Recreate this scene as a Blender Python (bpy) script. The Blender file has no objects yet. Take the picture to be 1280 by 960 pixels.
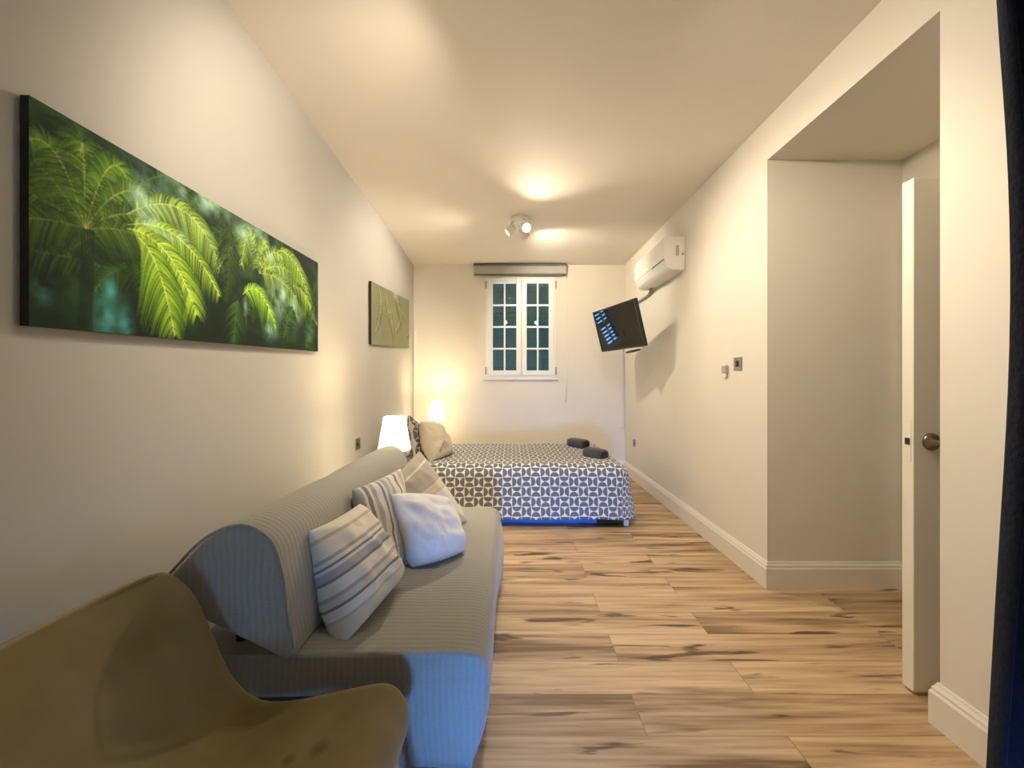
import bpy, bmesh, math, random
import numpy as np
from mathutils import Vector, Matrix, noise
random.seed(7)
RS = np.random.RandomState(11)
scene = bpy.context.scene
COL = scene.collection
F, CAMH, CX, CY = 481.0, 1.2, 640.0, 476.0
ZC = 2.726          # ceiling height
YF = 5.063          # far wall
YB = -1.30          # back wall (behind the viewer)
XR = 1.484          # right wall
def XL(y): return -1.092 - 0.04*y      # the left wall runs slightly askew
def P(px, py, y):   # a point of the place seen in a given direction, y metres ahead
    return Vector(((px-CX)*y/F, y, CAMH-(py-CY)*y/F))

# ------------------------------------------------------------------ materials
def new_mat(name):
    m = bpy.data.materials.new(name); m.use_nodes = True
    return m, m.node_tree.nodes, m.node_tree.links, m.node_tree.nodes['Principled BSDF']
def mat(name, col, rough=0.6, metal=0.0, spec=0.5, bump=0.0, scale=40.0, var=0.0, sheen=0.0, stretch=(1,1,1)):
    m, n, l, b = new_mat(name)
    b.inputs['Roughness'].default_value = rough
    b.inputs['Metallic'].default_value = metal
    b.inputs['Specular IOR Level'].default_value = spec
    if sheen: b.inputs['Sheen Weight'].default_value = sheen
    tc = n.new('ShaderNodeTexCoord'); mp = n.new('ShaderNodeMapping')
    mp.inputs['Scale'].default_value = stretch
    l.new(tc.outputs['Object'], mp.inputs['Vector'])
    tx = n.new('ShaderNodeTexNoise'); tx.inputs['Scale'].default_value = scale; tx.inputs['Detail'].default_value = 4
    l.new(mp.outputs['Vector'], tx.inputs['Vector'])
    r = n.new('ShaderNodeValToRGB')
    c = np.array(col)
    lo = np.clip(c*(1-var), 0, 1); hi = np.clip(c*(1+var), 0, 1)
    r.color_ramp.elements[0].color = (*lo, 1); r.color_ramp.elements[1].color = (*hi, 1)
    r.color_ramp.elements[0].position = .3; r.color_ramp.elements[1].position = .7
    l.new(tx.outputs['Fac'], r.inputs['Fac']); l.new(r.outputs['Color'], b.inputs['Base Color'])
    if bump:
        bp = n.new('ShaderNodeBump'); bp.inputs['Strength'].default_value = bump; bp.inputs['Distance'].default_value = .01
        l.new(tx.outputs['Fac'], bp.inputs['Height']); l.new(bp.outputs['Normal'], b.inputs['Normal'])
    return m
def emit(name, col, s):
    m = bpy.data.materials.new(name); m.use_nodes = True
    n = m.node_tree.nodes; n.clear()
    e = n.new('ShaderNodeEmission'); o = n.new('ShaderNodeOutputMaterial')
    e.inputs['Color'].default_value = (*col, 1); e.inputs['Strength'].default_value = s
    m.node_tree.links.new(e.outputs[0], o.inputs[0]); return m
def math_node(n, l, op, a, b=None, c=None):
    x = n.new('ShaderNodeMath'); x.operation = op
    for i, v in enumerate((a, b, c)):
        if v is None: continue
        if isinstance(v, (int, float)): x.inputs[i].default_value = v
        else: l.new(v, x.inputs[i])
    return x.outputs[0]

M = {}
M['wall_cream'] = mat('wall_cream', (.76, .72, .635), .75, var=.012, scale=3, bump=.02)
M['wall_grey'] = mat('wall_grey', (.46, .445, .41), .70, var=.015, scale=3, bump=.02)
M['ceiling'] = mat('ceiling_paint', (.76, .71, .63), .8, var=.01, scale=3, bump=.02)
M['trim'] = mat('trim_paint', (.80, .76, .68), .4, var=.01, scale=5)
M['door'] = mat('door_paint', (.80, .76, .66), .42, var=.01, scale=5)
M['pvc'] = mat('window_pvc', (.82, .82, .80), .35, var=.01)
M['white_plastic'] = mat('white_plastic', (.80, .78, .72), .4, var=.01)
M['grey_plastic'] = mat('grey_plastic', (.33, .31, .27), .5, var=.03)
M['dark_plastic'] = mat('dark_plastic', (.012, .012, .013), .45, var=.1)
M['tv_screen'] = mat('tv_screen', (.008, .007, .006), .05, spec=.2, var=.05)
M['steel'] = mat('brushed_steel', (.42, .40, .36), .32, metal=1.0, var=.05, scale=80, stretch=(1, 1, 20))
M['bronze'] = mat('dull_nickel', (.30, .25, .18), .33, metal=1.0, var=.05)
M['black'] = mat('black_void', (.01, .01, .01), .8)
M['shutter'] = mat('shutter_green', (.05, .075, .038), .45, var=.15, scale=12)
M['blind'] = mat('blind_grey', (.40, .40, .37), .6, var=.06, scale=60, stretch=(1, 20, 20))
M['blind_dark'] = mat('blind_dark', (.13, .13, .12), .6, var=.06)
M['towel'] = mat('towel_charcoal', (.055, .052, .05), .95, var=.25, scale=180, bump=.5, sheen=.3)
M['towel_end'] = mat('towel_charcoal_end', (.02, .017, .018), .95, var=.25, scale=180, bump=.5)
M['wood_leg'] = mat('beech_wood', (.52, .33, .16), .45, var=.15, scale=14, stretch=(6, 6, 1))
M['night'] = mat('nightstand_white', (.70, .68, .63), .5, var=.02)
M['frame_dark'] = mat('frame_dark', (.03, .03, .035), .6, var=.1)
M['base_fabric'] = mat('bed_base_fabric', (.06, .065, .08), .9, var=.15, scale=200)
M['panel_daylight'] = mat('underbed_daylight_blue', (.10, .22, .55), .6, var=.05)  # blue daylight reaching under the bed, put into the base colour
M['cream_cloth'] = mat('cream_cloth', (.60, .54, .44), .9, var=.05, scale=60, bump=.15, sheen=.2)
M['white_cloth'] = mat('white_cloth', (.83, .83, .86), .9, var=.03, scale=60, bump=.15, sheen=.2)
M['navy'] = mat('navy_cloth', (.006, .012, .035), .95, var=.3, scale=120, bump=.3)
M['canvas_edge'] = mat('canvas_edge', (.012, .02, .013), .7, var=.4, scale=25)
M['chrome'] = mat('chrome', (.75, .72, .66), .18, metal=1.0)

def mat_suede():
    m, n, l, b = new_mat('taupe_suede')
    b.inputs['Roughness'].default_value = .95; b.inputs['Sheen Weight'].default_value = .35
    b.inputs['Sheen Tint'].default_value = (.8, .7, .45, 1)
    tc = n.new('ShaderNodeTexCoord')
    a = n.new('ShaderNodeTexNoise'); a.inputs['Scale'].default_value = 5; a.inputs['Detail'].default_value = 3
    l.new(tc.outputs['Object'], a.inputs['Vector'])
    r = n.new('ShaderNodeValToRGB')
    r.color_ramp.elements[0].color = (.14, .104, .036, 1); r.color_ramp.elements[0].position = .3
    r.color_ramp.elements[1].color = (.225, .172, .074, 1); r.color_ramp.elements[1].position = .7
    l.new(a.outputs['Fac'], r.inputs['Fac'])
    # two old stains on the seat
    mix = r.outputs['Color']
    for (sx, sy, rad) in ((-.47, .808, .018), (-.412, .822, .024)):
        d = n.new('ShaderNodeVectorMath'); d.operation = 'DISTANCE'
        mp = n.new('ShaderNodeVectorMath'); mp.operation = 'MULTIPLY'; mp.inputs[1].default_value = (1, 1, 0)
        l.new(tc.outputs['Object'], mp.inputs[0]); l.new(mp.outputs[0], d.inputs[0]); d.inputs[1].default_value = (sx, sy, 0)
        mr = n.new('ShaderNodeMapRange'); mr.inputs[1].default_value = rad*.3; mr.inputs[2].default_value = rad
        mr.inputs[3].default_value = .6; mr.inputs[4].default_value = 0
        l.new(d.outputs['Value'], mr.inputs[0])
        mx = n.new('ShaderNodeMix'); mx.data_type = 'RGBA'
        l.new(mr.outputs[0], mx.inputs[0]); l.new(mix, mx.inputs[6]); mx.inputs[7].default_value = (.05, .035, .01, 1)
        mix = mx.outputs[2]
    l.new(mix, b.inputs['Base Color'])
    f = n.new('ShaderNodeTexNoise'); f.inputs['Scale'].default_value = 400; l.new(tc.outputs['Object'], f.inputs['Vector'])
    bp = n.new('ShaderNodeBump'); bp.inputs['Strength'].default_value = .2; bp.inputs['Distance'].default_value = .003
    l.new(f.outputs['Fac'], bp.inputs['Height']); l.new(bp.outputs[0], b.inputs['Normal'])
    return m
M['suede'] = mat_suede()

def mat_ribbed():
    """grey quilted cover: fine ribs, 'rib' UV runs across them"""
    m, n, l, b = new_mat('grey_ribbed_cover')
    b.inputs['Roughness'].default_value = .9; b.inputs['Sheen Weight'].default_value = .25
    uv = n.new('ShaderNodeUVMap'); uv.uv_map = 'UVMap'
    sp = n.new('ShaderNodeSeparateXYZ'); l.new(uv.outputs[0], sp.inputs[0])
    tc = n.new('ShaderNodeTexCoord')
    nz = n.new('ShaderNodeTexNoise'); nz.inputs['Scale'].default_value = 9; l.new(tc.outputs['Object'], nz.inputs['Vector'])
    wob = math_node(n, l, 'MULTIPLY_ADD', nz.outputs['Fac'], .02, sp.outputs['X'])
    s = math_node(n, l, 'SINE', math_node(n, l, 'MULTIPLY', wob, 2*math.pi/.0185))
    s01 = math_node(n, l, 'MULTIPLY_ADD', s, .5, .5)
    s2 = math_node(n, l, 'SINE', math_node(n, l, 'MULTIPLY', sp.outputs['Y'], 2*math.pi/.009))
    h = math_node(n, l, 'MULTIPLY_ADD', s2, .12, s01)
    fine = n.new('ShaderNodeTexNoise'); fine.inputs['Scale'].default_value = 220; l.new(tc.outputs['Object'], fine.inputs['Vector'])
    h2 = math_node(n, l, 'MULTIPLY_ADD', fine.outputs['Fac'], .4, h)
    bp = n.new('ShaderNodeBump'); bp.inputs['Strength'].default_value = .3; bp.inputs['Distance'].default_value = .003
    l.new(h2, bp.inputs['Height']); l.new(bp.outputs[0], b.inputs['Normal'])
    r = n.new('ShaderNodeValToRGB')
    r.color_ramp.elements[0].color = (.265, .258, .232, 1); r.color_ramp.elements[1].color = (.37, .36, .325, 1)
    mixf = math_node(n, l, 'MULTIPLY_ADD', s01, .28, math_node(n, l, 'MULTIPLY', fine.outputs['Fac'], .72))
    l.new(mixf, r.inputs['Fac']); l.new(r.outputs[0], b.inputs['Base Color'])
    return m
M['rib'] = mat_ribbed()

def mat_duvet(name, dark, light, size=.078):
    m, n, l, b = new_mat(name)
    b.inputs['Roughness'].default_value = .9; b.inputs['Sheen Weight'].default_value = .15
    uv = n.new('ShaderNodeUVMap'); uv.uv_map = 'UVMap'
    sp = n.new('ShaderNodeSeparateXYZ'); l.new(uv.outputs[0], sp.inputs[0])
    U = math_node(n, l, 'DIVIDE', sp.outputs['X'], size); V = math_node(n, l, 'DIVIDE', sp.outputs['Y'], size)
    fu = math_node(n, l, 'SUBTRACT', math_node(n, l, 'FRACT', U), .5); fv = math_node(n, l, 'SUBTRACT', math_node(n, l, 'FRACT', V), .5)
    par = math_node(n, l, 'FLOORED_MODULO', math_node(n, l, 'ADD', math_node(n, l, 'FLOOR', U), math_node(n, l, 'FLOOR', V)), 2)
    inv = math_node(n, l, 'SUBTRACT', 1, par)
    def mixv(a, c): return math_node(n, l, 'ADD', math_node(n, l, 'MULTIPLY', a, inv), math_node(n, l, 'MULTIPLY', c, par))
    a = mixv(fu, fv); c = mixv(fv, fu)          # swap axes in every other cell
    ca = math_node(n, l, 'SUBTRACT', .485, math_node(n, l, 'ABSOLUTE', c))
    d2 = math_node(n, l, 'ADD', math_node(n, l, 'MULTIPLY', a, a), math_node(n, l, 'MULTIPLY', ca, ca))
    inside = math_node(n, l, 'MULTIPLY', math_node(n, l, 'LESS_THAN', d2, .462*.462), math_node(n, l, 'GREATER_THAN', ca, 0.0))
    mx = n.new('ShaderNodeMix'); mx.data_type = 'RGBA'
    l.new(inside, mx.inputs[0]); mx.inputs[6].default_value = (*light, 1); mx.inputs[7].default_value = (*dark, 1)
    l.new(mx.outputs[2], b.inputs['Base Color'])
    tc = n.new('ShaderNodeTexCoord'); fine = n.new('ShaderNodeTexNoise'); fine.inputs['Scale'].default_value = 14
    l.new(tc.outputs['Object'], fine.inputs['Vector'])
    bp = n.new('ShaderNodeBump'); bp.inputs['Strength'].default_value = .25; bp.inputs['Distance'].default_value = .02
    l.new(fine.outputs['Fac'], bp.inputs['Height']); l.new(bp.outputs[0], b.inputs['Normal'])
    return m
M['duvet'] = mat_duvet('duvet_print', (.135, .145, .155), (.74, .74, .73))
M['pillow_print'] = mat_duvet('pillow_print', (.10, .105, .10), (.55, .53, .48), .07)

def mat_stripes(name, stops, axis='Y', cross=None):
    """stops: (pos, colour) over one cushion height, hard-edged"""
    m, n, l, b = new_mat(name)
    b.inputs['Roughness'].default_value = .92; b.inputs['Sheen Weight'].default_value = .15
    uv = n.new('ShaderNodeUVMap'); uv.uv_map = 'UVMap'
    sp = n.new('ShaderNodeSeparateXYZ'); l.new(uv.outputs[0], sp.inputs[0])
    r = n.new('ShaderNodeValToRGB'); r.color_ramp.interpolation = 'LINEAR'
    els = r.color_ramp.elements
    while len(els) < len(stops): els.new(.5)
    for e, (p, c) in zip(els, stops): e.position = p; e.color = (*c, 1)
    l.new(sp.outputs[axis], r.inputs['Fac'])
    out = r.outputs[0]
    if cross:
        other = 'X' if axis == 'Y' else 'Y'
        k = math_node(n, l, 'GREATER_THAN', math_node(n, l, 'SINE', math_node(n, l, 'MULTIPLY', sp.outputs[other], 62)), .55)
        low = math_node(n, l, 'LESS_THAN', sp.outputs['Y'], .34)
        mx = n.new('ShaderNodeMix'); mx.data_type = 'RGBA'
        l.new(math_node(n, l, 'MULTIPLY', math_node(n, l, 'MULTIPLY', k, low), .75), mx.inputs[0]); l.new(out, mx.inputs[6]); mx.inputs[7].default_value = (*cross, 1)
        out = mx.outputs[2]
    l.new(out, b.inputs['Base Color'])
    tc = n.new('ShaderNodeTexCoord'); f = n.new('ShaderNodeTexNoise'); f.inputs['Scale'].default_value = 300
    l.new(tc.outputs['Object'], f.inputs['Vector'])
    bp = n.new('ShaderNodeBump'); bp.inputs['Strength'].default_value = .15; bp.inputs['Distance'].default_value = .003
    l.new(f.outputs['Fac'], bp.inputs['Height']); l.new(bp.outputs[0], b.inputs['Normal'])
    return m
cw = (.74, .70, .62); cb = (.40, .41, .45); cg = (.22, .22, .24); ct = (.56, .48, .36); cm = (.66, .60, .48)
def bands(seq):
    out = []; p = 0; tot = sum(w for w, _ in seq)
    for w, c in seq:
        out += [(p/tot+.002, c), ((p+w)/tot-.002, c)]; p += w
    return out
M['stripe_wide'] = mat_stripes('stripe_wide', bands([(1.5, cm), (.22, ct), (.7, cw), (.22, cg), (.5, cm), (.3, cb), (.9, cw), (.22, cg), (.6, cb), (.25, cw), (.2, cg), (.3, cw), (.3, cb), (1.3, cw), (.3, ct), (.9, cw)])[:32])
M['stripe_plaid'] = mat_stripes('stripe_plaid', bands([(.5, cb), (.3, cw), (.5, cg), (.4, cm), (.5, cb), (.7, cw), (.25, cg), (.3, cw), (.6, cb), (.5, cm), (.4, cb), (.8, cw), (.3, cg), (.5, cw), (.7, ct), (.6, cw)])[:32], axis='X', cross=(.36, .38, .44))
M['stripe_pale'] = mat_stripes('stripe_pale', bands([(3.0, (.70, .69, .70)), (.18, (.55, .52, .50)), (.5, cm), (.2, (.42, .40, .42)), (1.3, (.46, .42, .37)), (.15, cw), (.6, (.50, .45, .38))]), axis='Y')

def mat_floor():
    m, n, l, b = new_mat('oak_laminate')
    tc = n.new('ShaderNodeTexCoord')
    off = n.new('ShaderNodeMapping'); off.inputs['Location'].default_value = (.35, -1.30+.174*20, 0)
    l.new(tc.outputs['Object'], off.inputs['Vector'])
    br = n.new('ShaderNodeTexBrick')
    br.inputs['Scale'].default_value = 1.0; br.inputs['Brick Width'].default_value = 1.28; br.inputs['Row Height'].default_value = .174
    br.inputs['Mortar Size'].default_value = .0014; br.inputs['Mortar Smooth'].default_value = .3
    br.offset = .37; br.offset_frequency = 2; br.squash = 1
    br.inputs['Color1'].default_value = (0, 0, 0, 1); br.inputs['Color2'].default_value = (1, 1, 1, 1); br.inputs['Mortar'].default_value = (.5, .5, .5, 1)
    l.new(off.outputs[0], br.inputs['Vector'])
    bw = n.new('ShaderNodeSeparateColor'); l.new(br.outputs['Color'], bw.inputs[0])
    rnd = bw.outputs[0]
    # every plank gets its own slice of the grain
    sx = n.new('ShaderNodeSeparateXYZ'); l.new(tc.outputs['Object'], sx.inputs[0])
    row = math_node(n, l, 'FLOOR', math_node(n, l, 'DIVIDE', math_node(n, l, 'ADD', sx.outputs['Y'], -1.30+.174*20), .174))
    def grain(kx, ky, detail, dist=0.0, seed=0.0):
        cb_ = n.new('ShaderNodeCombineXYZ')
        l.new(math_node(n, l, 'MULTIPLY', sx.outputs['X'], kx), cb_.inputs[0])
        l.new(math_node(n, l, 'MULTIPLY', sx.outputs['Y'], ky), cb_.inputs[1])
        l.new(math_node(n, l, 'ADD', math_node(n, l, 'MULTIPLY_ADD', rnd, 17.0, seed), math_node(n, l, 'MULTIPLY', row, 3.37)), cb_.inputs[2])
        t = n.new('ShaderNodeTexNoise'); t.inputs['Scale'].default_value = 1; t.inputs['Detail'].default_value = detail
        t.inputs['Distortion'].default_value = dist
        l.new(cb_.outputs[0], t.inputs['Vector']); return t.outputs['Fac']
    g1 = grain(1.0, 17, 5, .8); g2 = grain(3, 80, 4, .2, 5); g3 = grain(2.1, 19, 3, .6, 9); g4 = grain(.8, 6, 2, .3, 3)
    base = n.new('ShaderNodeValToRGB'); e = base.color_ramp.elements
    e[0].position = .25; e[0].color = (.18, .10, .045, 1); e[1].position = .80; e[1].color = (.66, .475, .28, 1)
    x = e.new(.5); x.color = (.435, .30, .172, 1)
    fac = math_node(n, l, 'MULTIPLY_ADD', g2, .55, math_node(n, l, 'MULTIPLY_ADD', g1, 1.15, math_node(n, l, 'MULTIPLY_ADD', rnd, .22, math_node(n, l, 'MULTIPLY', g4, .5))))
    fac = math_node(n, l, 'SUBTRACT', fac, .67)
    l.new(fac, base.inputs['Fac'])
    # long dark cracks and knots
    kn = n.new('ShaderNodeMapRange'); kn.inputs[1].default_value = .605; kn.inputs[2].default_value = .665
    l.new(g3, kn.inputs[0])
    mx = n.new('ShaderNodeMix'); mx.data_type = 'RGBA'
    l.new(math_node(n, l, 'MULTIPLY', kn.outputs[0], .92), mx.inputs[0]); l.new(base.outputs[0], mx.inputs[6]); mx.inputs[7].default_value = (.085, .042, .018, 1)
    mo = n.new('ShaderNodeMix'); mo.data_type = 'RGBA'
    l.new(math_node(n, l, 'MULTIPLY', br.outputs['Fac'], .7), mo.inputs[0]); l.new(mx.outputs[2], mo.inputs[6]); mo.inputs[7].default_value = (.12, .065, .03, 1)
    l.new(mo.outputs[2], b.inputs['Base Color'])
    b.inputs['Roughness'].default_value = .42
    rr = n.new('ShaderNodeMapRange'); rr.inputs[3].default_value = .36; rr.inputs[4].default_value = .5
    l.new(g1, rr.inputs[0]); l.new(rr.outputs[0], b.inputs['Roughness'])
    bp = n.new('ShaderNodeBump'); bp.inputs['Strength'].default_value = .12; bp.inputs['Distance'].default_value = .003
    l.new(math_node(n, l, 'SUBTRACT', g2, br.outputs['Fac']), bp.inputs['Height']); l.new(bp.outputs[0], b.inputs['Normal'])
    return m
M['floor'] = mat_floor()

def mat_glass():
    m = bpy.data.materials.new('window_glass'); m.use_nodes = True
    n, l = m.node_tree.nodes, m.node_tree.links; n.clear()
    o = n.new('ShaderNodeOutputMaterial'); mx = n.new('ShaderNodeMixShader')
    t = n.new('ShaderNodeBsdfTransparent'); t.inputs[0].default_value = (.93, .96, .95, 1)
    g = n.new('ShaderNodeBsdfGlossy'); g.inputs['Roughness'].default_value = .02
    f = n.new('ShaderNodeFresnel'); f.inputs[0].default_value = 1.75
    ge = n.new('ShaderNodeNewGeometry')      # the pane's inner faces only let light through
    l.new(math_node(n, l, 'MULTIPLY', f.outputs[0], math_node(n, l, 'SUBTRACT', 1, ge.outputs['Backfacing'])), mx.inputs[0]); l.new(t.outputs[0], mx.inputs[1]); l.new(g.outputs[0], mx.inputs[2]); l.new(mx.outputs[0], o.inputs[0])
    return m
M['glass'] = mat_glass()
def mat_print(name, rough):
    m, n, l, b = new_mat(name)
    a = n.new('ShaderNodeAttribute'); a.attribute_name = 'print'
    l.new(a.outputs['Color'], b.inputs['Base Color']); b.inputs['Roughness'].default_value = rough
    return m
M['print'] = mat_print('canvas_print', .6)
M['print'].node_tree.nodes['Principled BSDF'].inputs['Specular IOR Level'].default_value = .15
M['print_satin'] = mat_print('canvas_print_satin', .5)
def mat_shade():
    m, n, l, b = new_mat('lamp_shade_lit')
    b.inputs['Base Color'].default_value = (.9, .85, .72, 1); b.inputs['Roughness'].default_value = .8
    b.inputs['Emission Color'].default_value = (1, .80, .50, 1); b.inputs['Emission Strength'].default_value = 4.2
    return m
M['shade'] = mat_shade()
M['bulb'] = emit('bulb_lit', (1, .86, .62), 9)

# ------------------------------------------------------------------ mesh helpers
def finish(name, bm, m, parent=None, smooth=False, loc=None):
    me = bpy.data.meshes.new(name)
    bmesh.ops.recalc_face_normals(bm, faces=bm.faces)
    bm.to_mesh(me); bm.free()
    mats = m if isinstance(m, (list, tuple)) else [m]
    for x in mats: me.materials.append(x)
    if smooth:
        for p in me.polygons: p.use_smooth = True
    o = bpy.data.objects.new(name, me); COL.objects.link(o)
    if loc is not None: o.location = loc
    if parent is not None:
        o.parent = parent
        o.matrix_parent_inverse = parent_world(parent).inverted()
    return o
def parent_world(o):
    mt = Matrix.LocRotScale(o.location, o.rotation_euler, o.scale)
    if o.parent: return parent_world(o.parent) @ o.matrix_parent_inverse @ mt
    return mt
def thing(name, label, cat, loc, group=None, rot=(0, 0, 0)):
    o = bpy.data.objects.new(name, None); COL.objects.link(o)
    o.empty_display_size = .1; o.location = loc; o.rotation_euler = rot
    return tag(o, label, cat, group)
def tag(o, label, cat, group=None):
    o['label'] = label; o['category'] = cat
    if group: o['group'] = group
    return o
def struct(o): o['kind'] = 'structure'; return o
def box(bm, x0, x1, y0, y1, z0, z1, mi=0, bevel=0.0, seg=2):
    r = bmesh.ops.create_cube(bm, size=1)
    vs = r['verts']
    for v in vs:
        v.co = Vector((x0+(v.co.x+.5)*(x1-x0), y0+(v.co.y+.5)*(y1-y0), z0+(v.co.z+.5)*(z1-z0)))
    fs = {f for v in vs for f in v.link_faces}
    for f in fs: f.material_index = mi
    if bevel:
        es = list({e for v in vs for e in v.link_edges})
        rb = bmesh.ops.bevel(bm, geom=es, offset=bevel, segments=seg, affect='EDGES', profile=.5)
        for f in rb['faces']: f.material_index = mi
    return vs
def lathe(bm, prof, c, axis='Z', seg=32, cap=True, mi=0):
    """prof: (r, h) pairs around an axis through c"""
    rings = []
    for r, h in prof:
        ring = []
        for i in range(seg):
            a = 2*math.pi*i/seg; x, y = r*math.cos(a), r*math.sin(a)
            p = {'Z': (x, y, h), 'X': (h, x, y), 'Y': (x, h, y)}[axis]
            ring.append(bm.verts.new(Vector(c)+Vector(p)))
        rings.append(ring)
    for a, b in zip(rings, rings[1:]):
        for i in range(seg):
            f = bm.faces.new((a[i], a[(i+1) % seg], b[(i+1) % seg], b[i])); f.material_index = mi
    if cap:
        for r in (rings[0], rings[-1]):
            f = bm.faces.new(r); f.material_index = mi
def tube(bm, pts, r, seg=10, mi=0):
    pts = [Vector(p) for p in pts]; rings = []
    rr = r if isinstance(r, (list, tuple)) else [r]*len(pts)
    up = Vector((0, 0, 1))
    for i, p in enumerate(pts):
        d = (pts[min(i+1, len(pts)-1)]-pts[max(i-1, 0)]).normalized()
        a = d.cross(up)
        if a.length < 1e-3: a = d.cross(Vector((1, 0, 0)))
        a.normalize(); b = d.cross(a)
        rings.append([bm.verts.new(p+(a*math.cos(2*math.pi*k/seg)+b*math.sin(2*math.pi*k/seg))*rr[i]) for k in range(seg)])
    for a, b in zip(rings, rings[1:]):
        for i in range(seg):
            bm.faces.new((a[i], a[(i+1) % seg], b[(i+1) % seg], b[i])).material_index = mi
    for q in (rings[0], rings[-1]): bm.faces.new(q).material_index = mi
def extrude_poly(bm, pts, y0, y1, axis='Y', mi=0):
    """polygon in the two other axes, swept along axis"""
    def pt(p, t): return {'Y': (p[0], t, p[1]), 'X': (t, p[0], p[1]), 'Z': (p[0], p[1], t)}[axis]
    a = [bm.verts.new(pt(p, y0)) for p in pts]; b = [bm.verts.new(pt(p, y1)) for p in pts]
    for i in range(len(pts)):
        j = (i+1) % len(pts); bm.faces.new((a[i], a[j], b[j], b[i])).material_index = mi
    f0 = bm.faces.new(a); f1 = bm.faces.new(b); f0.material_index = f1.material_index = mi
    return a, b, f0, f1
def catmull(pts, per=6, closed=True):
    out = []; n = len(pts)
    for i in range(n if closed else n-1):
        p = [Vector((*pts[(i+k) % n], 0)) if closed else Vector((*pts[min(max(i+k, 0), n-1)], 0)) for k in (-1, 0, 1, 2)]
        for s in range(per):
            t = s/per
            q = .5*((2*p[1])+(p[2]-p[0])*t+(2*p[0]-5*p[1]+4*p[2]-p[3])*t*t+(3*p[1]-p[0]-3*p[2]+p[3])*t**3)
            out.append((q.x, q.y))
    if not closed: out.append(tuple(pts[-1]))
    return out

# ------------------------------------------------------------------ the room
T = .12
bm = bmesh.new(); box(bm, -1.6, 3.6, YB-.3, YF+.35, -.12, 0); struct(finish('floor', bm, M['floor']))
bm = bmesh.new(); box(bm, -1.6, 3.6, YB-.3, YF+.35, ZC, ZC+.12); struct(finish('ceiling', bm, M['ceiling']))
bm = bmesh.new()
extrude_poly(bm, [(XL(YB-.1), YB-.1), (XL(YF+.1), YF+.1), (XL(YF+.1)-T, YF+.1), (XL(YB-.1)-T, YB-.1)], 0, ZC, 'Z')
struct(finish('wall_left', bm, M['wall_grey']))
# far wall with the window opening
WX0, WX1, WZ0, WZ1 = -.347, .579, 1.242, 2.575
bm = bmesh.new()
FX0, FX1 = XL(YF)-.1, XR+.1
box(bm, FX0, WX0, YF, YF+.14, 0, ZC); box(bm, WX1, FX1, YF, YF+.14, 0, ZC)
box(bm, WX0, WX1, YF, YF+.14, 0, WZ0); box(bm, WX0, WX1, YF, YF+.14, WZ1, ZC)
struct(finish('wall_far', bm, M['wall_cream']))
# right wall with the deep recess of the doorway
RY0, RY1, RX, RZ = 1.334, 2.237, 2.27, 2.484
bm = bmesh.new()
box(bm, XR, RX+T, RY1, YF, 0, ZC)                     # far stretch, its end is the recess' far jamb
box(bm, XR, RX+T, YB, RY0, 0, ZC)                     # near stretch
box(bm, XR, RX+T, RY0, RY1, RZ, ZC)                   # over the recess
struct(finish('wall_right', bm, M['wall_cream']))
bm = bmesh.new()                                      # the wall at the back of the recess with the door opening
DY0, DY1, DZ = 1.46, 2.15, 2.02
box(bm, RX, RX+T, RY0, DY0, 0, RZ); box(bm, RX, RX+T, DY1, RY1, 0, RZ); box(bm, RX, RX+T, DY0, DY1, DZ, RZ)
struct(finish('wall_recess', bm, M['wall_cream']))
bm = bmesh.new()                                      # little hall beyond
box(bm, 3.3, 3.4, .9, 2.8, 0, ZC); box(bm, RX+T, 3.3, .9, 1.0, 0, ZC); box(bm, RX+T, 3.3, 2.7, 2.8, 0, ZC)
struct(finish('wall_hall', bm, M['wall_cream']))
# back wall, with the low glazed opening that lets the daylight in
OX0, OX1, OZ0, OZ1 = -.06, .42, .06, .56
bm = bmesh.new()
BX0, BX1 = XL(YB)-.1, XR+.1
box(bm, BX0, OX0, YB-.12, YB, 0, ZC); box(bm, OX1, BX1, YB-.12, YB, 0, ZC)
box(bm, OX0, OX1, YB-.12, YB, 0, OZ0); box(bm, OX0, OX1, YB-.12, YB, OZ1, ZC)
struct(finish('wall_back', bm, M['wall_cream']))
bm = bmesh.new()
for a in ((OX0, OX0+.05, OZ0, OZ1), (OX1-.05, OX1, OZ0, OZ1), (OX0+.05, OX1-.05, OZ0, OZ0+.05), (OX0+.05, OX1-.05, OZ1-.05, OZ1)):
    box(bm, a[0], a[1], YB-.09, YB-.03, a[2], a[3])
w2 = struct(finish('window_2', bm, M['pvc']))
bm = bmesh.new(); box(bm, OX0+.05, OX1-.05, YB-.065, YB-.06, OZ0+.05, OZ1-.05); finish('pane', bm, M['glass'], w2)

# baseboards: a moulded section swept along the walls
SEC = [(0, 0), (.020, 0), (.020, .112), (.015, .122), (.015, .130), (.009, .140), (.006, .150), (0, .150)]
def baseboard(name, a, b, nrm, m0=(0, 0)):
    """from a to b on the floor plan, nrm points into the room; m0: mitre at each end in units of depth"""
    a, b, nrm = Vector((*a, 0)), Vector((*b, 0)), Vector((*nrm, 0)).normalized()
    d = (b-a).normalized(); bm = bmesh.new()
    A = [bm.verts.new(a+nrm*s-d*s*m0[0]+Vector((0, 0, z))) for s, z in SEC]
    B = [bm.verts.new(b+nrm*s+d*s*m0[1]+Vector((0, 0, z))) for s, z in SEC]
    for i in range(len(SEC)):
        j = (i+1) % len(SEC); bm.faces.new((A[i], A[j], B[j], B[i]))
    bm.faces.new(A); bm.faces.new(B)
    struct(finish(name, bm, M['trim']))
baseboard('baseboard_right', (XR, YF), (XR, RY1), (-1, 0), (0, 1))
baseboard('baseboard_recess', (XR, RY1), (RX, RY1), (0, -1), (1, 0))
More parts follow.
